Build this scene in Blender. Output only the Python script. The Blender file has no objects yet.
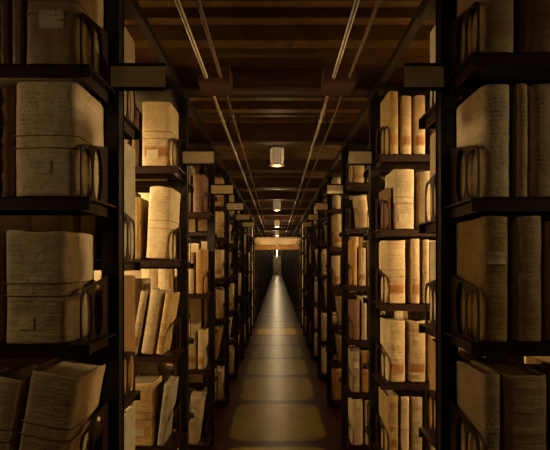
import bpy, bmesh, math, random
from mathutils import Vector, Matrix, noise
random.seed(7)
C = bpy.context.scene.collection
CAMZ = 1.68
PITCH = 1.423
Y1 = 1.912            # centre of the nearest rack
NR = 54               # racks on each side
XI = 0.580            # left edge of the aisle
SH = {-1: 0.0, 1: 0.022}   # the right racks stand a little farther out
XO = 2.25             # outer end of the racks
TOP = 2.74
DEP = 0.30           # shelf depth from the rack's centre line
CEIL = 2.98
END = Y1 + PITCH*NR + 0.5
DETAIL = 8            # racks whose volumes are individual things

# ------------------------------------------------------------------ materials
def mat(name):
    m = bpy.data.materials.new(name); m.use_nodes = True
    return m, m.node_tree, m.node_tree.nodes['Principled BSDF']
def N(t, k, **kw):
    n = t.nodes.new(k)
    for a, v in kw.items(): setattr(n, a, v)
    return n
def mth(t, op, a, b=None, clamp=False):
    n = N(t, 'ShaderNodeMath', operation=op); n.use_clamp = clamp
    for i, v in enumerate((a, b)):
        if v is None: continue
        if isinstance(v, (int, float)): n.inputs[i].default_value = v
        else: t.links.new(v, n.inputs[i])
    return n.outputs[0]
def mixc(t, f, a, b):
    n = N(t, 'ShaderNodeMix', data_type='RGBA')
    for i, v in ((0, f), (6, a), (7, b)):
        if isinstance(v, (int, float)): n.inputs[i].default_value = v
        elif isinstance(v, tuple): n.inputs[i].default_value = (*v, 1)
        else: t.links.new(v, n.inputs[i])
    return n.outputs[2]
def nz(t, vec, scale, detail=4, rough=.6):
    n = N(t, 'ShaderNodeTexNoise'); n.inputs['Scale'].default_value = scale
    n.inputs['Detail'].default_value = detail; n.inputs['Roughness'].default_value = rough
    t.links.new(vec, n.inputs['Vector']); return n.outputs[0]
def ramp(t, v, lo, hi):
    n = N(t, 'ShaderNodeMapRange'); n.inputs[1].default_value = lo; n.inputs[2].default_value = hi
    t.links.new(v, n.inputs[0]); return n.outputs[0]
def bump(t, bs, h, s, d=.002):
    n = N(t, 'ShaderNodeBump'); n.inputs['Strength'].default_value = s; n.inputs['Distance'].default_value = d
    t.links.new(h, n.inputs['Height']); t.links.new(n.outputs[0], bs.inputs['Normal'])

def plain(name, col, rough=.6, metal=0, var=.25, scale=12, bs_=.3):
    m, t, b = mat(name)
    tc = N(t, 'ShaderNodeTexCoord').outputs['Object']
    n = nz(t, tc, scale)
    t.links.new(mixc(t, ramp(t, n, .3, .75), tuple(c*(1-var) for c in col), tuple(min(1, c*(1+var)) for c in col)), b.inputs['Base Color'])
    b.inputs['Roughness'].default_value = rough; b.inputs['Metallic'].default_value = metal
    bump(t, b, nz(t, tc, scale*6), bs_)
    return m

def vellum(name, col, dark, band=0.0, lines=.6, writing=.7):
    """parchment cover: blotches, rubbed ink lines across the spine, a browned foot on some"""
    m, t, b = mat(name)
    uv = N(t, 'ShaderNodeUVMap').outputs[0]
    ob = N(t, 'ShaderNodeTexCoord').outputs['Object']
    oi = N(t, 'ShaderNodeObjectInfo').outputs['Random']
    geo = N(t, 'ShaderNodeNewGeometry').outputs['Random Per Island']
    off = N(t, 'ShaderNodeVectorMath', operation='ADD'); t.links.new(ob, off.inputs[0])
    cb = N(t, 'ShaderNodeCombineXYZ'); t.links.new(mth(t, 'MULTIPLY', oi, 37.), cb.inputs[0]); t.links.new(mth(t, 'MULTIPLY', oi, 11.), cb.inputs[2])
    t.links.new(cb.outputs[0], off.inputs[1]); P = off.outputs[0]
    blot = ramp(t, nz(t, P, 9, 6, .65), .38, .72)
    fine = ramp(t, nz(t, P, 70, 4, .7), .45, .8)
    st = N(t, 'ShaderNodeMapping'); st.inputs['Scale'].default_value = (6, 6, 60); t.links.new(P, st.inputs[0])
    creases = ramp(t, nz(t, st.outputs[0], 1.6, 5, .65), .52, .68)
    c = mixc(t, mth(t, 'MULTIPLY', blot, .85), col, tuple(a*.55+d*.35 for a, d in zip(col, dark)))
    c = mixc(t, mth(t, 'MULTIPLY', fine, .35), c, dark)
    c = mixc(t, mth(t, 'MULTIPLY', creases, .35), c, dark)
    sx = N(t, 'ShaderNodeSeparateXYZ'); t.links.new(uv, sx.inputs[0]); U, V = sx.outputs[0], sx.outputs[1]
    onsp = mth(t, 'MULTIPLY', mth(t, 'GREATER_THAN', U, .12), mth(t, 'LESS_THAN', U, .88))
    # hand written lines
    ph = mth(t, 'FRACT', mth(t, 'MULTIPLY', V, 26.))
    ln = mth(t, 'MULTIPLY', mth(t, 'GREATER_THAN', ph, .30), mth(t, 'LESS_THAN', ph, .72))
    ms = N(t, 'ShaderNodeMapping'); ms.inputs['Scale'].default_value = (230, 230, 90); t.links.new(P, ms.inputs[0])
    ink = ramp(t, nz(t, ms.outputs[0], 1., 2, .5), .52, .6)
    zone = ramp(t, nz(t, P, 5., 1, .5), .46, .56)
    zone = mth(t, 'MULTIPLY', zone, mth(t, 'MULTIPLY', mth(t, 'GREATER_THAN', V, .25), mth(t, 'LESS_THAN', V, .93)))
    w = mth(t, 'MULTIPLY', mth(t, 'MULTIPLY', ln, ink), mth(t, 'MULTIPLY', zone, onsp))
    c = mixc(t, mth(t, 'MULTIPLY', w, writing), c, (.035, .018, .01))
    if band:
        wob = mth(t, 'ADD', V, mth(t, 'MULTIPLY', mth(t, 'SUBTRACT', nz(t, P, 30, 3), .5), .10))
        bm = mth(t, 'MULTIPLY', ramp(t, wob, .13, .16), mth(t, 'SUBTRACT', 1., ramp(t, wob, .27, .33)))
        bm = mth(t, 'MULTIPLY', bm, onsp)
        c = mixc(t, mth(t, 'MULTIPLY', bm, band), c, (.34, .13, .03))
    tone = mth(t, 'ADD', .72, mth(t, 'MULTIPLY', mth(t, 'FRACT', mth(t, 'ADD', mth(t, 'MULTIPLY', oi, 7.3), geo)), .5))
    hs = N(t, 'ShaderNodeHueSaturation'); t.links.new(c, hs.inputs['Color']); t.links.new(tone, hs.inputs['Value'])
    t.links.new(hs.outputs[0], b.inputs['Base Color'])
    b.inputs['Roughness'].default_value = .62
    h = mth(t, 'ADD', mth(t, 'MULTIPLY', nz(t, st.outputs[0], 1.2, 5), .8), nz(t, P, 28, 5))
    bump(t, b, h, .8, .006)
    return m

M = {
 'cream': vellum('cream_parchment', (.70, .56, .36), (.26, .15, .06), .0),
 'banded': vellum('browned_parchment', (.68, .52, .31), (.25, .13, .05), .9),
 'tan': vellum('tan_parchment', (.50, .36, .20), (.20, .11, .05), .4),
 'gold': vellum('yellowed_parchment', (.62, .42, .17), (.25, .13, .04), .6),
 'leather': vellum('brown_leather', (.22, .11, .055), (.07, .03, .015), .0, writing=.2),
 'ochre': vellum('ochre_board', (.46, .25, .08), (.22, .11, .04), .0, writing=.1),
 'grey': vellum('grey_board', (.50, .43, .32), (.20, .16, .11), .0, writing=.05),
 'paper': vellum('wrapping_paper', (.58, .46, .31), (.24, .15, .08), .0, writing=.8),
}
KIND = {'cream': 'cream', 'banded': 'pale brown-footed', 'tan': 'tan', 'gold': 'yellowed', 'leather': 'dark brown', 'ochre': 'ochre', 'grey': 'grey board', 'paper': 'buff'}
M_pages = plain('page_edges', (.50, .38, .22), .8, var=.3, scale=40)
M_tag = vellum('paper_label', (.62, .52, .35), (.4, .3, .2), 0, writing=1.)
M_cord = plain('tie_cord', (.16, .09, .05), .9)
M_steel = plain('black_steel', (.010, .007, .007), .42, .3, .3, 20, .1)
M_shelf = plain('dark_red_steel', (.024, .006, .005), .42, .1, .3, 14, .15)
M_card = vellum('sign_card', (.78, .66, .44), (.5, .4, .22), 0, writing=.6)
M_pipe = plain('galvanised_conduit', (.42, .36, .30), .38, .55, .25, 9, .1)
M_pipe2 = plain('dull_conduit', (.16, .10, .06), .5, .4, .25, 9, .1)
M_wall = plain('plaster', (.20, .14, .09), .9, var=.2, scale=3)
M_endwall = plain('pale_plaster', (.62, .52, .36), .9, var=.1, scale=3)
M_ceil = plain('ceiling_board', (.05, .017, .010), .75, var=.35, scale=5)
M_beam = plain('painted_beam', (.07, .026, .015), .6, var=.35, scale=6)
M_joist = plain('ceiling_joist', (.14, .078, .024), .55, var=.35, scale=6)
M_glass, t_, b_ = mat('frosted_glass')
b_.inputs['Base Color'].default_value = (.75, .68, .52, 1); b_.inputs['Roughness'].default_value = .35
b_.inputs['Subsurface Weight'].default_value = .0
def emit(name, col, s):
    m, t, b = mat(name); b.inputs['Base Color'].default_value = (*col, 1)
    b.inputs['Emission Color'].default_value = (*col, 1); b.inputs['Emission Strength'].default_value = s
    return m
M_bulb = emit('lit_bulb', (1, .74, .38), 12)
M_glow = emit('glowing_glass', (1, .78, .46), .12)
M_glow2 = emit('bright_glass', (1, .80, .48), 2.)
# floor : worn olive walkway between dark red margins
M_floor, t, b = mat('floor_paint')
P = N(t, 'ShaderNodeTexCoord').outputs['Object']
s = N(t, 'ShaderNodeSeparateXYZ'); t.links.new(P, s.inputs[0])
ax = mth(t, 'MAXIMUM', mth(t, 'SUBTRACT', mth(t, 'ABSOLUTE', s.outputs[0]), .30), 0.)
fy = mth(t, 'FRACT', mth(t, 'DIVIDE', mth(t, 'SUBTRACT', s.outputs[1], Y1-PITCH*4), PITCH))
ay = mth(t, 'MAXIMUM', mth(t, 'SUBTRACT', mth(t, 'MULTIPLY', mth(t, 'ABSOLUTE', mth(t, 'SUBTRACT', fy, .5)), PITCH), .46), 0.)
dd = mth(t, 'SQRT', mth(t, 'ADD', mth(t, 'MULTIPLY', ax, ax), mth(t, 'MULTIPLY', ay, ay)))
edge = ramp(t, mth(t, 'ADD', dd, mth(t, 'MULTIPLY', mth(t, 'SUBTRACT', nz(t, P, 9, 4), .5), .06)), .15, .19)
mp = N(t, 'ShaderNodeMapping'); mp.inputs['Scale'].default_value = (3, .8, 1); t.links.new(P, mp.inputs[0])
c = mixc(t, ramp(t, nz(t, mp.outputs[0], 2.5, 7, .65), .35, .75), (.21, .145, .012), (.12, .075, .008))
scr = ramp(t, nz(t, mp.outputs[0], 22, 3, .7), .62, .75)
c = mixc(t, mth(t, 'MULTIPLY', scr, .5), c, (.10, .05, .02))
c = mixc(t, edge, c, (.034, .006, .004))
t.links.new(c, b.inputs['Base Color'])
t.links.new(mth(t, 'ADD', .20, mth(t, 'MULTIPLY', nz(t, mp.outputs[0], 6, 5), .25)), b.inputs['Roughness'])
b.inputs['Specular IOR Level'].default_value = .12
bump(t, b, nz(t, P, 60, 3), .15)

# ------------------------------------------------------------------ helpers
def link(name, me, m, parent=None, loc=(0, 0, 0)):
    o = bpy.data.objects.new(name, me); C.objects.link(o)
    if m is not None:
        me.materials.clear()
        for x in (m if isinstance(m, (list, tuple)) else [m]): me.materials.append(x)
    o.parent = parent; o.location = loc
    return o
class MB:
    def __init__(s): s.bm = bmesh.new()
    def box(s, x0, x1, y0, y1, z0, z1, bev=0):
        x0, x1 = sorted((x0, x1)); y0, y1 = sorted((y0, y1))
        g = bmesh.ops.create_cube(s.bm, size=1)['verts']
        for v in g:
            v.co = Vector(((x0+x1)/2+v.co.x*(x1-x0), (y0+y1)/2+v.co.y*(y1-y0), (z0+z1)/2+v.co.z*(z1-z0)))
        if bev:
            es = {e for v in g for e in v.link_edges}
            bmesh.ops.bevel(s.bm, geom=list(es), offset=bev, segments=2, affect='EDGES')
        return s
    def lathe(s, prof, loc=(0, 0, 0), n=20, ax='z'):
        rings = []
        for r, z in prof:
            ring = []
            for i in range(n):
                a = 2*math.pi*i/n
                p = Vector((r*math.cos(a), r*math.sin(a), z)) if ax == 'z' else Vector((r*math.cos(a), z, r*math.sin(a)))
                ring.append(s.bm.verts.new(p+Vector(loc)))
            rings.append(ring)
        for a, b in zip(rings, rings[1:]):
            for i in range(n):
                f = s.bm.faces.new((a[i], a[(i+1) % n], b[(i+1) % n], b[i])); f.smooth = True
        for r in (rings[0], rings[-1]): s.bm.faces.new(r)
        return s
    def me(s, name):
        bmesh.ops.recalc_face_normals(s.bm, faces=s.bm.faces)
        m = bpy.data.meshes.new(name); s.bm.to_mesh(m); s.bm.free(); return m
    def build(s, name, m, parent=None, loc=(0, 0, 0)): return link(name, s.me(name), m, parent, loc)
def tag(o, label=None, cat=None, group=None, kind=None):
    if label: o['label'] = label
    if cat: o['category'] = cat
    if group: o['group'] = group
    if kind: o['kind'] = kind
    return o
def empty(name, loc, rz=0):
    o = bpy.data.objects.new(name, None); C.objects.link(o); o.location = loc; o.rotation_euler.z = rz
    o.empty_display_size = .1
    return o
ORD = ['zeroth', 'first', 'second', 'third', 'fourth', 'fifth', 'sixth', 'seventh', 'eighth', 'ninth', 'tenth', 'eleventh', 'twelfth', 'thirteenth', 'fourteenth', 'fifteenth', 'sixteenth']

# ------------------------------------------------------------------ the setting
WX = 2.45; YB = -1.6
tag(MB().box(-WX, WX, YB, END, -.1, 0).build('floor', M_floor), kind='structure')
tag(MB().box(-WX, WX, YB, END, CEIL, CEIL+.1).build('ceiling', M_ceil), kind='structure')
tag(MB().box(-WX-.1, -WX, YB, END, 0, CEIL).build('wall_left', M_wall), kind='structure')
tag(MB().box(WX, WX+.1, YB, END, 0, CEIL).build('wall_right', M_wall), kind='structure')
tag(MB().box(-WX, WX, YB-.1, YB, 0, CEIL).build('wall_back', M_wall), kind='structure')
tag(MB().box(-WX, WX, END, END+.1, 0, CEIL).build('wall_front', M_endwall), kind='structure')
d = MB().box(-.42, .42, END-.05, END, 0, 2.1, .004).build('door_1', M_endwall); tag(d, kind='structure')
MB().box(.30, .34, END-.10, END-.05, .98, 1.10, .004).build('door_handle', M_steel, d)
# ribs of the ceiling deck, one mesh: they are the pattern of the ceiling
r = MB(); y = .30; k = 0
while y < END-.3:
    w = (.10, .055, .075)[k % 3]
    r.box(-WX, WX, y, y+w, CEIL-(.05 if k % 3 else .075), CEIL)
    y += (.25, .17, .21)[k % 3]; k += 1
tag(r.build('trim_1', M_joist), kind='structure')
r = MB()
for n in range(1, NR+1):
    y = Y1+PITCH*(n-1)
    r.box(-WX, WX, y-.06, y-.045, CEIL-.19, CEIL); r.box(-WX, WX, y+.045, y+.06, CEIL-.19, CEIL)
    r.box(-WX, WX, y-.075, y+.075, CEIL-.19, CEIL-.175)
tag(r.build('trim_2', M_beam), kind='structure')
for i, sx in enumerate((-1, 1)):     # tie rails on the rack tops
    tag(MB().box(sx*(XI+.002)+SH[sx], sx*(XI+.04)+SH[sx], Y1-.4, END-.5, TOP, TOP+.035).build('trim_%d' % (3+i), M_steel), kind='structure')

# ------------------------------------------------------------------ conduits
def conduit(x, z, r_, m, label):
    e = empty('conduit', (x, YB, z)); tag(e, label, 'conduit', 'conduits under the ceiling')
    b = MB(); b.lathe([(r_, 0), (r_, END-YB)], n=10, ax='y'); b.build('pipe', m, e)
    y = .9
    while y < 30:
        q = MB(); q.lathe([(r_*1.35, 0), (r_*1.35, .07)], n=10, ax='y'); q.build('coupling', m, e, (0, y-YB, 0))
        q = MB(); q.box(-.006, .006, -.012, .012, r_*.9, CEIL-z, .001); q.build('hanger', M_steel, e, (0, y-YB+.62, 0))
        y += PITCH*2
conduit(-.416, 2.775, .0105, M_pipe, 'pale metal conduit under the ceiling, outermost on the left')
conduit(-.330, 2.775, .0095, M_pipe2, 'dull brown conduit just right of the pale left one')
conduit(.334, 2.775, .0105, M_pipe, 'pale metal conduit under the ceiling right of the lamps')
conduit(.427, 2.778, .0075, M_pipe2, 'thin dull conduit, rightmost under the ceiling')
# junction boxes where conduits pass the beam above the second rack
for sx, lab in ((-1, 'left'), (1, 'right')):
    e = empty('junction_box', (sx*.375, Y1+PITCH-.20, 2.775)); tag(e, 'dark junction box on the ceiling beam over the %s conduits' % lab, 'junction box', 'junction boxes')
    MB().box(-.095, .095, -.115, .12, -.035, .085, .006).build('body', M_beam, e)
    MB().box(-.08, .08, -.121, -.116, -.022, .072, .002).build('lid', M_beam, e)

e = empty('cross_duct', (0, Y1+PITCH*8-.10, 0)); tag(e, 'pale duct crossing the aisle between the racks at the far end', 'duct')
MB().box(-XI+.006, XI+.014, -.07, .06, 2.14, 2.338, .03).build('duct_body', M_endwall, e)
for x in (-.5, 0, .5): MB().box(x-.02, x+.02, -.078, .066, 2.13, 2.342, .004).build('duct_joint', M_endwall, e)
MB().box(-XI+.006, XI+.014, -.04, .04, 2.02, 2.129, .01).build('lower_board', M['ochre'], e)['label'] = 'ochre board under the duct'

# ------------------------------------------------------------------ aisle lamps (glass jars)
def jar_lamp(y, i, lit):
    e = empty('jar_lamp', (0, y, CEIL))
    nm = ['', 'nearest', 'second nearest', 'third nearest', 'fourth nearest', 'fifth nearest']
    if i == 0: tag(e, 'frosted glass jar lamp directly above the viewer', 'lamp')
    elif i <= 5: tag(e, 'frosted glass jar lamp hanging over the aisle, %s to the viewer' % nm[i], 'lamp', 'jar lamps over the aisle')
    else: tag(e, 'small bright far-off jar lamp over the deep end of the aisle', 'lamp', 'far jar lamps')
    MB().lathe([(.006, -.10), (.006, 0)], n=8).build('stem', M_steel, e)
    MB().lathe([(.03, -.10), (.075, -.115), (.080, -.165), (.074, -.17)], n=24).build('cap', M_steel, e)
    MB().lathe([(.060, -.171), (.068, -.19), (.068, -.27), (.062, -.32), (.045, -.345), (.01, -.352)], n=24).build('glass_jar', lit, e)
    g = MB()
    for k in range(6):
        a = k*math.pi/3; x, yy = .074*math.cos(a), .074*math.sin(a)
        g.box(x-.002, x+.002, yy-.002, yy+.002, -.34, -.165)
    g.lathe([(.072, -.342), (.077, -.342), (.077, -.336), (.072, -.336)], n=20)
    g.build('guard', M_pipe2, e)
    return e
def light(name, loc, energy, rad=.05, col=(1, .715, .33), parent=None):
    l = bpy.data.lights.new(name, 'POINT'); l.energy = energy; l.color = col; l.shadow_soft_size = rad
    o = bpy.data.objects.new(name, l); C.objects.link(o); o.location = loc; o.parent = parent
    return o
JAR0 = Y1+PITCH*2.2
light('lamp_light', (0, 0, -.40), .85, .06, parent=jar_lamp(JAR0-PITCH*3, 0, M_glow))
i = 1; y = JAR0
while y < END-1:
    far = i >= 5
    e = jar_lamp(y, i, M_glow2 if far else M_glow)
    light('lamp_light', (0, 0, -.40), 16 if far else (2, 2., 7, 16, 24)[i], .06, (1, .76, .42) if far else (1, .66, .3), e)
    y += PITCH*3; i += 1

# ------------------------------------------------------------------ lamps in the cross aisles
def cross_lamp(n, sx, power, added_shade):
    y = Y1+PITCH*(n-.5); x = sx*1.9
    e = empty('pendant_lamp', (x, y, CEIL))
    side = 'left' if sx < 0 else 'right'
    tag(e, 'small pendant lamp between racks %s, %s side of the aisle' % ('%d and %d' % (n, n+1) if n else 'by the viewer', side), 'lamp', 'pendant lamps between the racks')
    MB().lathe([(.004, -.50), (.004, 0)], n=6).build('cord', M_steel, e)
    MB().lathe([(.02, -.50), (.024, -.52), (.024, -.56), (.016, -.562)], n=12).build('socket', M_steel, e)
    MB().lathe([(.012, -.563), (.026, -.59), (.032, -.62), (.026, -.645), (.006, -.655)], n=14).build('bulb', M_bulb, e)
    if added_shade:  # unseen, added to keep direct lamp light off the near ceiling
        s = MB(); n_ = 24; rr = [(.022, -.54), (.05, -.57), (.14, -.63), (.15, -.672), (.145, -.672), (.134, -.634), (.045, -.576), (.022, -.55)]
        rings = [[s.bm.verts.new((r*math.cos(2*math.pi*k/n_), r*math.sin(2*math.pi*k/n_), z)) for k in range(n_)] for r, z in rr]
        for a, b in zip(rings, rings[1:]+rings[:1]):
            for k in range(n_): s.bm.faces.new((a[k], a[(k+1) % n_], b[(k+1) % n_], b[k])).smooth = True
        s.build('added_shade', M_steel, e)
    light('lamp_light', (0, 0, -.70), power, .04, parent=e)
cross_lamp(0, -1, 12, True); cross_lamp(0, 1, 12, True)
for n in range(1, 22):
    for sx in (-1, 1):
        cross_lamp(n, sx, {1: 120, 2: 90, 8: 150}.get(n, (20 if n < 6 else 11) if sx < 0 else (48 if n < 6 else 22)), n <= 2)

# ------------------------------------------------------------------ racks
RND = [[.09, .56, 1.03, 1.50, 1.97, 2.33], [.09, .52, .96, 1.42, 1.86, 2.30], [.09, .60, 1.12, 1.66, 2.20], [.09, .55, 1.00, 1.48, 1.95, 2.34]]
RIGHT = [.08, .52, .97, 1.437, 1.88, 2.325]
LV = {}
for n in range(1, NR+1):
    for sx in (-1, 1):
        r1, r2 = RND[(n*3+(sx > 0)) % 4], RND[(n*5+1+(sx > 0)) % 4]
        LV[n, sx] = [r1, r2]
LV[1, -1] = [[.06, .50, .963, 1.422, 1.888, 2.306], [.10, .59, 1.13, 1.69, 2.255]]
LV[2, -1] = [[.10, .59, 1.13, 1.70, 2.255], [.09, .62, 1.15, 1.68, 2.22]]
LV[3, -1] = [[.09, .75, 1.41, 2.12], [.09, .56, 1.03, 1.50, 1.97, 2.33]]
LV[1, 1] = [[.06, .50, .963, 1.428, 1.885, 2.343], [.08, .52, .97, 1.42, 1.85, 2.30]]
LV[2, 1] = [RIGHT, RIGHT]
LV[3, 1] = [[.09, .55, 1.005, 1.48, 1.98, 2.38]]*2
LIP = .042
def bracket_mesh(h0=.175, h1=.215, low=LIP):
    """side plate of a shelf in the YZ plane, y 0 at the front, two oval cut-outs"""
    bm = bmesh.new(); L = DEP-.034
    out = [(0, -low), (L, -low), (L, h1)]
    for a in range(0, 91, 15):
        t = math.radians(a); out.append((.035-.035*math.sin(t), h0-.035+.035*math.cos(t)))
    loops = [out]
    for cy, rw, hh in ((.056, .046, h0), (.158, .044, h1-.018)):
        z0, z1 = .004, hh-.011
        lp = []
        for k in range(24):
            t = 2*math.pi*k/24; c, s = math.cos(t), math.sin(t)
            sg = lambda q, p: math.copysign(abs(q)**p, q)
            lp.append((cy+rw*sg(c, .8), (z0+z1)/2+(z1-z0)/2*sg(s, .85)))
        loops.append(lp)
    for lp in loops:
        vs = [bm.verts.new((0, a, b)) for a, b in lp]
        for a, b in zip(vs, vs[1:]+vs[:1]): bm.edges.new((a, b))
    bmesh.ops.triangle_fill(bm, use_beauty=True, use_dissolve=False, edges=bm.edges[:])
    g = bmesh.ops.extrude_face_region(bm, geom=bm.faces[:])
    for v in [q for q in g['geom'] if isinstance(q, bmesh.types.BMVert)]: v.co.x += .004
    bmesh.ops.recalc_face_normals(bm, faces=bm.faces)
    m = bpy.data.meshes.new('shelf_bracket'); bm.to_mesh(m); bm.free(); return m
BR = bracket_mesh(); BR.materials.append(M_shelf)
def shelf_mb(b, x0, x1, z, yf, yb):
    s = 1 if yb > yf else -1
    b.box(x0, x1, yf, yb, z-.006, z)
    b.box(x0, x1, yf, yf+s*.004, z-LIP, z)
    b.box(x0, x1, yb-s*.004, yb, z-LIP*.8, z)
    return b
SB = MB(); shelf_mb(SB, 0, XO-XI-.02, 0, 0, DEP-.034)
SHELF = SB.me('shelf'); SHELF.materials.append(M_shelf)
def upright_mesh():
    b = MB()
    b.box(0, .065, -.0325, -.0285, 0, TOP); b.box(0, .065, .0285, .0325, 0, TOP)
    b.box(.004, .061, -.0285, .0285, 0, TOP)
    z = .12
    while z < TOP-.05:        # row of hook tabs down the front
        b.box(.018, .029, -.0355, -.0325, z, z+.022); b.box(.018, .029, .0325, .0355, z, z+.022)
        z += .06
    b.box(-.012, .059, -.06, .06, 0, .008)
    return b.me('upright')
UP = upright_mesh(); UP.materials.append(M_steel)
CV = MB().box(0, XO-XI, -DEP+.02, DEP-.02, TOP-.022, TOP, .003).me('top_cover'); CV.materials.append(M_steel)
def sign_parts(root, sx):
    w0, w1 = (.405, .604) if sx < 0 else (.440, .583)
    w0, w1 = w0*sx, w1*sx
    y = -.045; z = 2.358
    f = MB().box(w0, w1, y-.008, y, z-.052, z+.050, .003).build('sign_holder', M_steel, root)
    f['label'] = 'black sign holder projecting into the aisle'
    c = link('sign_card', sheet(w0, w1, y-.0095, z-.039, z+.036), M_card, f)
    c['label'] = 'tan paper sign card'
def sheet(x0, x1, y, z0, z1):
    me = bpy.data.meshes.new('sheet'); x0, x1 = sorted((x0, x1))
    v = [(x0, y, z0), (x1, y, z0), (x1, y, z1), (x0, y, z1)]; v += [(a, y+.0012, c) for a, _, c in v]
    me.from_pydata(v, [], [(0, 1, 2, 3), (7, 6, 5, 4), (0, 4, 5, 1), (1, 5, 6, 2), (2, 6, 7, 3), (3, 7, 4, 0)])
    u = me.uv_layers.new(); 
    for p in me.polygons:
        for li in p.loop_indices:
            q = v[me.loops[li].vertex_index]; u.data[li].uv = ((q[0]-x0)/(x1-x0), .3+.35*(q[2]-z0)/(z1-z0))
    return me
def rack(n, sx):
    y = Y1+PITCH*(n-1); side = 'left' if sx < 0 else 'right'
    root = empty('book_rack', (SH[sx], y, 0))
    nm = 'nearest' if n == 1 else ORD[n]
    tag(root, 'black steel book rack full of old volumes, %s along the %s side' % (nm, side), 'bookshelf', 'book racks along the %s side' % side)
    for x in (XI, XO-.065):
        link('upright', UP, None, root, (sx*x if sx > 0 else -x-.065, 0, 0))
    link('top_cover', CV, None, root, (XI if sx > 0 else -XO, 0, 0))
    for f in (0, 1):
        for z in LV[n, sx][f]:
            s = link('shelf', SHELF, None, root, (XI+.010 if sx > 0 else -XO+.010, -DEP if f == 0 else DEP, z))
            if f: s.rotation_euler.z = math.pi; s.location.x = XO-.010 if sx > 0 else -XI-.010
            for xx in (.022, XO-XI-.051):
                link('shelf_bracket', BR, None, s, (xx, 0, 0))
    if n < 7: sign_parts(root, sx)
    return root
for n in range(1, DETAIL+1):
    for sx in (-1, 1): rack(n, sx)
# farther racks: one mesh each, too small to show parts
def far_mesh(levels, sx):
    b = MB(); x0, x1 = sx*XI, sx*XO
    for x in (x0, x1-sx*.047): b.box(x, x+sx*.047, -.03, .03, 0, TOP)
    b.box(x0, x1, -DEP+.02, DEP-.02, TOP-.022, TOP)
    for z in levels:
        b.box(x0+sx*.01, x1-sx*.01, -DEP, DEP, z-.04, z)
        for s in (-1, 1):
            for yy in (DEP, DEP*.6, DEP*.2): b.box(x0+sx*.008, x0+sx*.012, s*yy, s*(yy-.02), z, z+.18)
            b.box(x0+sx*.008, x0+sx*.012, s*DEP, s*.03, z+.17, z+.19)
    b.box(x0-sx*.15, x0, -.05, -.04, 2.345, 2.42)
    m = b.me('book_rack'); m.materials.append(M_steel); m.materials.append(M_shelf)
    return m
FM = {(k, sx): far_mesh(RND[k], sx) for k in range(4) for sx in (-1, 1)}
for n in range(DETAIL+1, NR+1):
    for sx in (-1, 1):
        k = (n*3+(sx > 0)) % 4; LV[n, sx] = [RND[k], RND[k]]
        o = link('book_rack', FM[k, sx], None, None, (SH[sx], Y1+PITCH*(n-1), 0)); side = 'left' if sx < 0 else 'right'
        if n <= 16: tag(o, 'dark steel book rack, %s from the viewer on the %s' % (ORD[n], side), 'bookshelf', 'book racks along the %s side' % side)
        else: tag(o, 'distant black book rack far down the %s side, merging with its neighbours' % side, 'bookshelf', 'distant racks far down the %s side' % side)

# ------------------------------------------------------------------ volumes
def profile(w, d, b, na=8):
    """outer outline seen from above: back left -> round spine at the front -> back right, with u"""
    p = [(-w/2, d, -1), (-w/2, d*.66, -.7), (-w/2, d*.33, -.35)]
    for k in range(na+1):
        t = k/na
        p.append((-w/2*math.cos(math.pi*t)*(.5+.5*1) if False else -w/2+w*t, b*(1-math.sin(math.pi*t)**.6), t))
    p += [(w/2, d*.33, 1.35), (w/2, d*.66, 1.7), (w/2, d, 2)]
    return p
def strip(w, h, d, b, z0, z1, offs, nzs=1, warp=None, bands=(), thick=0.0, na=8, seed=0, sel=None):
    P = profile(w, d, b, na)
    if sel: P = [(x, y, u) for x, y, u in P if sel[0] <= u <= sel[1]]
    sv = Vector((seed*3.17, seed*1.91, 0)); V = []; UV = []
    zs = [z0+(z1-z0)*k/nzs for k in range(nzs+1)]
    def pt(x, y, u, z, o):
        mx = 1+2*o/w; q = Vector((x*mx, y-o*(1 if u > 0 and u < 1 or True else 0) if 0 <= u <= 1 else y, z))
        v = z/h
        if warp:
            nn = noise.noise_vector((Vector((x, y, z))+sv)*9); n2 = noise.noise_vector((Vector((x, y, z))+sv)*26)
            q += Vector((nn.x*.3, nn.y if 0 <= u <= 1 else 0, 0))*warp + Vector((n2.x*.4, n2.y, n2.z*.5 if z < h*.98 else 0))*warp*.35
            if z > h*.98: q.z += (noise.noise((Vector((x, y, 0))+sv)*14))*warp*2.2
            if z < h*.02: q.z = max(q.z, 0)
            q.y = max(q.y, 0)
        if 0 < u < 1:
            for bz in bands:
                q.y -= .0035*math.exp(-((v-bz)/.014)**2)
        return q
    for z in zs:
        for x, y, u in P: V.append(pt(x, y, u, z, offs)); UV.append((u, z/h))
    m = len(P); F = []
    for k in range(nzs):
        for i in range(m-1):
            F.append((k*m+i, k*m+i+1, (k+1)*m+i+1, (k+1)*m+i))
    if thick:
        base = len(V)
        for z in zs:
            for x, y, u in P: V.append(pt(x, y, u, z, offs-thick)); UV.append((u, z/h))
        for k in range(nzs):
            for i in range(m-1): F.append((base+k*m+i, base+(k+1)*m+i, base+(k+1)*m+i+1, base+k*m+i+1))
        for i in range(m-1):
            F.append((i, base+i, base+i+1, i+1)); a = nzs*m+i; F.append((a, a+1, base+a+1, base+a))
        for k in range(nzs):
            for i in (0, m-1):
                a = k*m+i; q = (a, a+m, base+a+m, base+a); F.append(q if i == 0 else q[::-1])
    me = bpy.data.meshes.new('cover'); me.from_pydata([tuple(v) for v in V], [], F)
    uvl = me.uv_layers.new()
    for p in me.polygons:
        p.use_smooth = len(F) > 0 and max(p.vertices) < 10**9
        for li in p.loop_indices: uvl.data[li].uv = UV[me.loops[li].vertex_index]
    return me
counter = [0]; seen = set()
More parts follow.
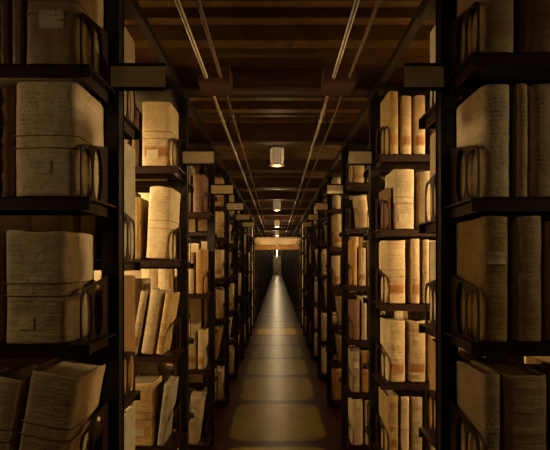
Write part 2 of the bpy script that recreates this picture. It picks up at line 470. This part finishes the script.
def volume(loc, w, h, d, style, label, group, kind='register', back=False, lean=0, band_n=None, tagbox=None, tilt_z=0, detail=True, lying=False):
    """loc = bottom centre of the spine; lean in degrees, positive leans towards +x"""
    counter[0] += 1; sd = counter[0]
    rnd = random.Random(sd*17+3)
    root = empty('paper_bundle' if kind == 'bundle' else 'archive_volume', loc)
    if lean: root.rotation_euler.y = math.radians(lean)
    root.rotation_euler.z = (math.pi if back else 0)+tilt_z
    if lying: root.rotation_euler = (0, math.radians(90), 0)
    assert label not in seen, label
    seen.add(label)
    tag(root, label, 'bundle' if kind == 'bundle' else 'book', group)
    b = min(.012 if kind == 'bundle' else .022, w*.22)
    bands = () if kind == 'bundle' else [(.12, .3, .5, .7, .88), (.15, .38, .62, .85), (.2, .5, .8)][rnd.randrange(3)]
    if band_n is not None: bands = band_n
    wp = .0055 if kind == 'bundle' else .003
    me = strip(w, h, d, b, 0, h, -.003, 26 if detail else 10, wp, bands, .0035, seed=sd)
    cov = link('wrapper' if kind == 'bundle' else 'cover', me, M[style], root)
    md = cov.modifiers.new('s', 'SUBSURF'); md.levels = md.render_levels = 1 if detail else 0
    pg = MB().box(-w/2+.011, w/2-.011, b+.014, d-.006, .009, h-.012, .002).build('page_block', M_pages, root)
    if kind == 'bundle':
        for v in (.42, .53):
            q = link('tie', strip(w, h, d, b, h*v, h*v+.003, -.0022, 1, wp, (), .002, seed=sd), M_cord, root)
    if tagbox:
        u0, u1, v0, v1 = tagbox
        lm = strip(w, h, d, b, h*v0, h*v1, -.0008, 10, wp, bands, 0, na=32, seed=sd, sel=(u0, u1))
        o = link('paper_label', lm, M_tag, root)
        o['label'] = 'pale paper label'
    return root

occ = {}     # how far out each shelf is filled with individual volumes
POS = ['at the aisle end', 'second from the aisle', 'third from the aisle', 'fourth from the aisle', 'fifth from the aisle', 'sixth from the aisle']
def visible_rows(n, sx, f):
    D = Y1+PITCH*(n-1)+(-DEP if f == 0 else DEP)
    return [z for z in LV[n, sx][f] if (CAMZ-z-.36)*512/D < 180 and (z-CAMZ)*512/D < 262]
def rowname(n, sx, f, z):
    vis = sorted(visible_rows(n, sx, f), reverse=True)
    return ('top shelf' if vis.index(z) == 0 else ORD[vis.index(z)+1]+' shelf down') if z in vis else 'low shelf'
def wide(w): return 'slim' if w < .06 else 'thick' if w > .13 else 'medium'
def place(n, sx, f, z, specs, x0=None):
    """specs: (width, height, style, opts) from the aisle outwards"""
    y = Y1+PITCH*(n-1)+((-DEP-.002) if f == 0 else (DEP+.002))
    x = XI+.045 if x0 is None else x0
    side = 'left' if sx < 0 else 'right'
    rk = 'nearest' if n == 1 else ORD[n]
    for i, sp in enumerate(specs):
        w, h, st = sp[:3]; op = dict(sp[3]) if len(sp) > 3 else {}
        x += op.pop('gap', .003); dy = op.pop('in', 0); up = op.pop('up', 0)
        lean = op.pop('lean', 0)        # positive: top leans towards the aisle
        kind = op.get('kind', 'register')
        hw = w
        zz = z+.002
        xc = x+w/2
        if lean:
            L = math.radians(abs(lean))
            hw = w/math.cos(L)
            zz = z+.002+w/2*math.sin(L)
            if lean > 0: xc = x+w/2*math.cos(L)+0
        noun = 'paper bundle' if kind == 'bundle' else 'volume'
        lab = '%s %s %s%s %s, %s, %s rack %s' % (wide(w), KIND[st], 'leaning ' if lean else '', noun, POS[i], rowname(n, sx, f, z), rk, side)
        if f: lab = '%s %s %s %s, %s, rear, %s rack %s' % (wide(w), KIND[st], noun, POS[i], rowname(n, sx, f, z), rk, side)
        grp = 'volumes on the %s rack at the %s' % (rk, side)
        yy = y+(dy if f == 0 else -dy)+(op.get('d', .262)-.262)
        volume((sx*xc+SH[sx], yy, zz+up), w, h, op.pop('d', .262)-dy, st, lab, grp, back=bool(f), lean=(-lean*sx if sx > 0 else lean)*(1), detail=n <= 3, **op)
        x += hw+.002
    occ[n, sx, f, z] = x
B = {'kind': 'bundle'}
def Bk(**k): d = {'kind': 'bundle'}; d.update(k); return d
z = LV[1, -1][0][::-1]
place(1, -1, 0, z[0], [(0.178, 0.376, 'tan', Bk(tagbox=(.3, .75, .30, .45))), (0.029, 0.371, 'tan', {}), (0.033, 0.360, 'leather', {}), (0.083, 0.371, 'tan', {}), (0.124, 0.371, 'tan', {})])
place(1, -1, 0, z[1], [(0.212, 0.360, 'paper', Bk(tagbox=(.32, .62, .20, .32))), (0.062, 0.355, 'leather', {'in': .03}), (0.114, 0.360, 'tan', {}), (0.103, 0.350, 'paper', {})])
place(1, -1, 0, z[2], [(0.207, 0.358, 'cream', Bk(tagbox=(.22, .5, .13, .25), gap=.038)), (0.093, 0.350, 'leather', {'in': .02}), (0.124, 0.360, 'tan', {})])
place(1, -1, 0, z[3], [(0.171, 0.355, 'tan', Bk(lean=10, gap=.055)), (0.098, 0.350, 'paper', Bk(lean=10, gap=.01)), (0.072, 0.340, 'leather', {'lean': 9, 'gap': .01}), (0.103, 0.340, 'tan', {'lean': 8, 'gap': .01})])
z = LV[1, 1][0][::-1]
place(1, 1, 0, z[0], [(0.112, 0.355, 'tan', {}), (0.135, 0.355, 'leather', {'gap': .012}), (0.103, 0.355, 'tan', {}), (0.103, 0.355, 'tan', {})])
place(1, 1, 0, z[1], [(0.099, 0.360, 'paper', {'tagbox': (.2, .8, .72, .85)}), (0.043, 0.360, 'tan', {}), (0.129, 0.360, 'paper', {}), (0.093, 0.350, 'tan', {})])
place(1, 1, 0, z[2], [(0.091, 0.397, 'gold', {'tagbox': (.15, .8, .62, .72)}), (0.093, 0.397, 'tan', {'gap': .012}), (0.103, 0.386, 'tan', {'gap': .008}), (0.093, 0.371, 'cream', {})])
place(1, 1, 0, z[3], [(0.062, 0.366, 'paper', {}), (0.143, 0.360, 'tan', {'gap': .012}), (0.093, 0.360, 'tan', {}), (0.103, 0.350, 'leather', {})])
z = LV[2, -1][0][::-1]
place(2, -1, 0, z[0], [(.185, .38, 'banded', Bk(tagbox=(.2, .6, .1, .25))), (.05, .33, 'leather', {}), (.06, .40, 'tan', {}), (.12, .36, 'tan', {})])
place(2, -1, 0, z[1], [(.150, .425, 'cream', Bk(lean=3, gap=.012)), (.055, .37, 'gold', {'gap': .02}), (.14, .42, 'leather', {}), (.1, .38, 'tan', {})])
place(2, -1, 0, z[2], [(.050, .37, 'gold', {'lean': 9, 'gap': .05}), (.085, .385, 'cream', {'lean': 9, 'gap': .006}), (.052, .38, 'banded', {'lean': 10, 'gap': .006}), (.13, .46, 'ochre', {'gap': .05, 'tagbox': (.2, .65, .86, .95)}), (.1, .4, 'tan', {})])
place(2, -1, 0, z[3], [(.050, .37, 'grey', {'lean': 7, 'gap': .045}), (.155, .375, 'gold', Bk(gap=.01, tagbox=(.25, .65, .15, .27))), (.08, .40, 'tan', {}), (.1, .4, 'cream', {})])
place(2, -1, 0, z[4], [(.12, .40, 'tan', {}), (.12, .38, 'leather', {})])
z = LV[2, 1][0][::-1]
place(2, 1, 0, z[0], [(.068, .375, 'gold', {'gap': .012}), (.074, .350, 'banded', {}), (.078, .350, 'banded', {}), (.1, .34, 'leather', {'gap': .03})])
place(2, 1, 0, z[1], [(.038, .25, 'leather', {'in': .02}), (.132, .355, 'cream', {'gap': 0, 'tagbox': (.25, .75, .13, .26), 'kind': 'bundle'}), (.105, .345, 'cream', {'gap': .014}), (.1, .34, 'tan', {})])
place(2, 1, 0, z[2], [(.120, .375, 'banded', Bk()), (.062, .385, 'banded', {'gap': .02}), (.045, .380, 'cream', {'gap': .008}), (.11, .37, 'tan', {})])
place(2, 1, 0, z[3], [(.112, .365, 'banded', {'gap': .012}), (.112, .365, 'banded', {'gap': .008}), (.09, .36, 'banded', {}), (.1, .36, 'tan', {})])
place(2, 1, 0, z[4], [(.078, .37, 'gold', {}), (.058, .365, 'cream', {}), (.075, .36, 'paper', {}), (.035, .33, 'cream', {'gap': .04}), (.1, .35, 'leather', {})])
# rear faces of the first two racks
for n in (1, 2):
    for sx in (-1, 1):
        rr = random.Random(n*10+sx)
        for j, zz in enumerate(sorted(visible_rows(n, sx, 1), reverse=True)):
            lv = LV[n, sx][1]; k = lv.index(zz); gap = (lv[k+1] if k+1 < len(lv) else TOP)-zz
            hh = min(gap-LIP-.02, .50 if sx < 0 else .40)*rr.uniform(.93, 1)
            ex = {'d': .35} if (n, sx) == (1, -1) else {}
            st = (('tan', 'grey', 'ochre', 'grey', 'tan'), ('grey', 'tan', 'cream', 'ochre', 'tan'))[sx > 0][j % 5]
            place(n, sx, 1, zz, [(rr.uniform(.05, .09), hh, st, ex), (rr.uniform(.06, .1), hh*.9, 'tan', {})][:2 if n == 1 else 1])
# racks three to eight
STY = ['cream', 'banded', 'tan', 'gold', 'banded', 'ochre', 'cream', 'tan', 'leather', 'paper']
for n in range(3, DETAIL+1):
    for sx in (-1, 1):
        rr = random.Random(n*100+sx)
        for f in (0, 1):
            for zz in sorted(visible_rows(n, sx, f), reverse=True):
                lv = LV[n, sx][f]; k = lv.index(zz); gap = (lv[k+1] if k+1 < len(lv) else TOP-.02)-zz-LIP-.015
                specs = []
                lean = 0 if rr.random() < .6 else rr.uniform(4, 9)
                for q in range((3 if n < 5 else 2) if f == 0 else 1):
                    w = rr.uniform(.045, .12) if q else rr.uniform(.05, .14)
                    h = min(gap, rr.uniform(.33, .42))
                    if lean and f == 0: h = min(h, gap-.055)
                    st = STY[rr.randrange(10)]
                    if rr.random() < .25 and not lean: o = Bk()
                    else: o = {}
                    if rr.random() < .3: o['tagbox'] = (.2, .8, .6, .75)
                    if lean and f == 0: o['lean'] = lean; o['gap'] = (.07 if q == 0 else .006)
                    specs.append((w, h, st, o))
                place(n, sx, f, zz, specs)
# ------------------------------------------------------------------ all the remaining volumes as one mesh
rr = random.Random(5); V = []; F = []; UV = []; MI = []
keys = ['cream', 'banded', 'tan', 'gold', 'leather', 'ochre', 'paper']
def lowvol(xc, yf, z, w, h, d, s, mi, lean=0):
    base = len(V); b = min(.02, w*.2)
    pr = [(-w/2, d, -1), (-w/2, b, 0), (-w/4, b*.3, .25), (0, 0, .5), (w/4, b*.3, .75), (w/2, b, 1), (w/2, d, 2)]
    for zz in (0, h):
        for x, y, u in pr:
            V.append((xc+x+lean*zz, yf+s*y, z+zz)); UV.append((u, zz/h))
    m = 7
    for i in range(m-1): F.append((base+i, base+i+1, base+m+i+1, base+m+i)); MI.append(mi)
    F.append((base+m-1, base, base+m, base+2*m-1)); MI.append(mi)
    F.append(tuple(base+m+i for i in range(m))); MI.append(7)
    F.append(tuple(base+m-1-i for i in range(m))); MI.append(7)
for n in range(1, NR+1):
    for sx in (-1, 1):
        for f in (0, 1):
            lv = LV[n, sx][f]
            for k, zz in enumerate(lv):
                gap = (lv[k+1] if k+1 < len(lv) else TOP-.02)-zz-LIP-.012
                x = occ.get((n, sx, f, zz), XI+.052)+(.0 if (n, sx, f, zz) not in occ else .012)
                y = Y1+PITCH*(n-1)+((-DEP+.014) if f == 0 else (DEP-.014))
                lim = XO-.075
                while True:
                    w = rr.uniform(.05, .15) if x < 1.0 else rr.uniform(.14, .26)
                    if n > 25 and x > .8: break
                    if x+w > lim: break
                    h = min(gap, rr.uniform(.31, .43) if rr.random() < .9 else .22)
                    lowvol(sx*(x+w/2)+SH[sx], y, zz+.001, w, h, .246, 1 if f == 0 else -1, rr.choice((0, 0, 1, 1, 2, 3, 4, 5, 6)))
                    x += w+.004
me = bpy.data.meshes.new('archive_volumes'); me.from_pydata(V, [], F)
ul = me.uv_layers.new()
for p, mi in zip(me.polygons, MI):
    p.material_index = mi
    for li in p.loop_indices: ul.data[li].uv = UV[me.loops[li].vertex_index]
o = link('archive_volumes', me, [M[k] for k in keys]+[M_pages])
bm = bmesh.new(); bm.from_mesh(me); bmesh.ops.recalc_face_normals(bm, faces=bm.faces); bm.to_mesh(me); bm.free()
tag(o, 'countless old volumes filling the racks farther down the aisle', 'books', kind='stuff')
print('individual volumes', counter[0])

# ------------------------------------------------------------------ world, camera
w = bpy.data.worlds.new('world'); bpy.context.scene.world = w; w.use_nodes = True
w.node_tree.nodes['Background'].inputs[0].default_value = (.02, .008, .004, 1)
cam = bpy.data.cameras.new('camera'); co = bpy.data.objects.new('camera', cam); C.objects.link(co)
co.location = (0, 0, CAMZ); co.rotation_euler = (math.pi/2, 0, 0)
cam.sensor_width = 36; cam.lens = 36*512/550; cam.shift_y = 38/550; cam.shift_x = -2/550; cam.clip_start = .02; cam.clip_end = 300
sc = bpy.context.scene; sc.camera = co
sc.view_settings.view_transform = 'Standard'; sc.view_settings.look = 'None'
sc.view_settings.exposure = 0; sc.view_settings.gamma = 1; sc.view_settings.use_curve_mapping = False
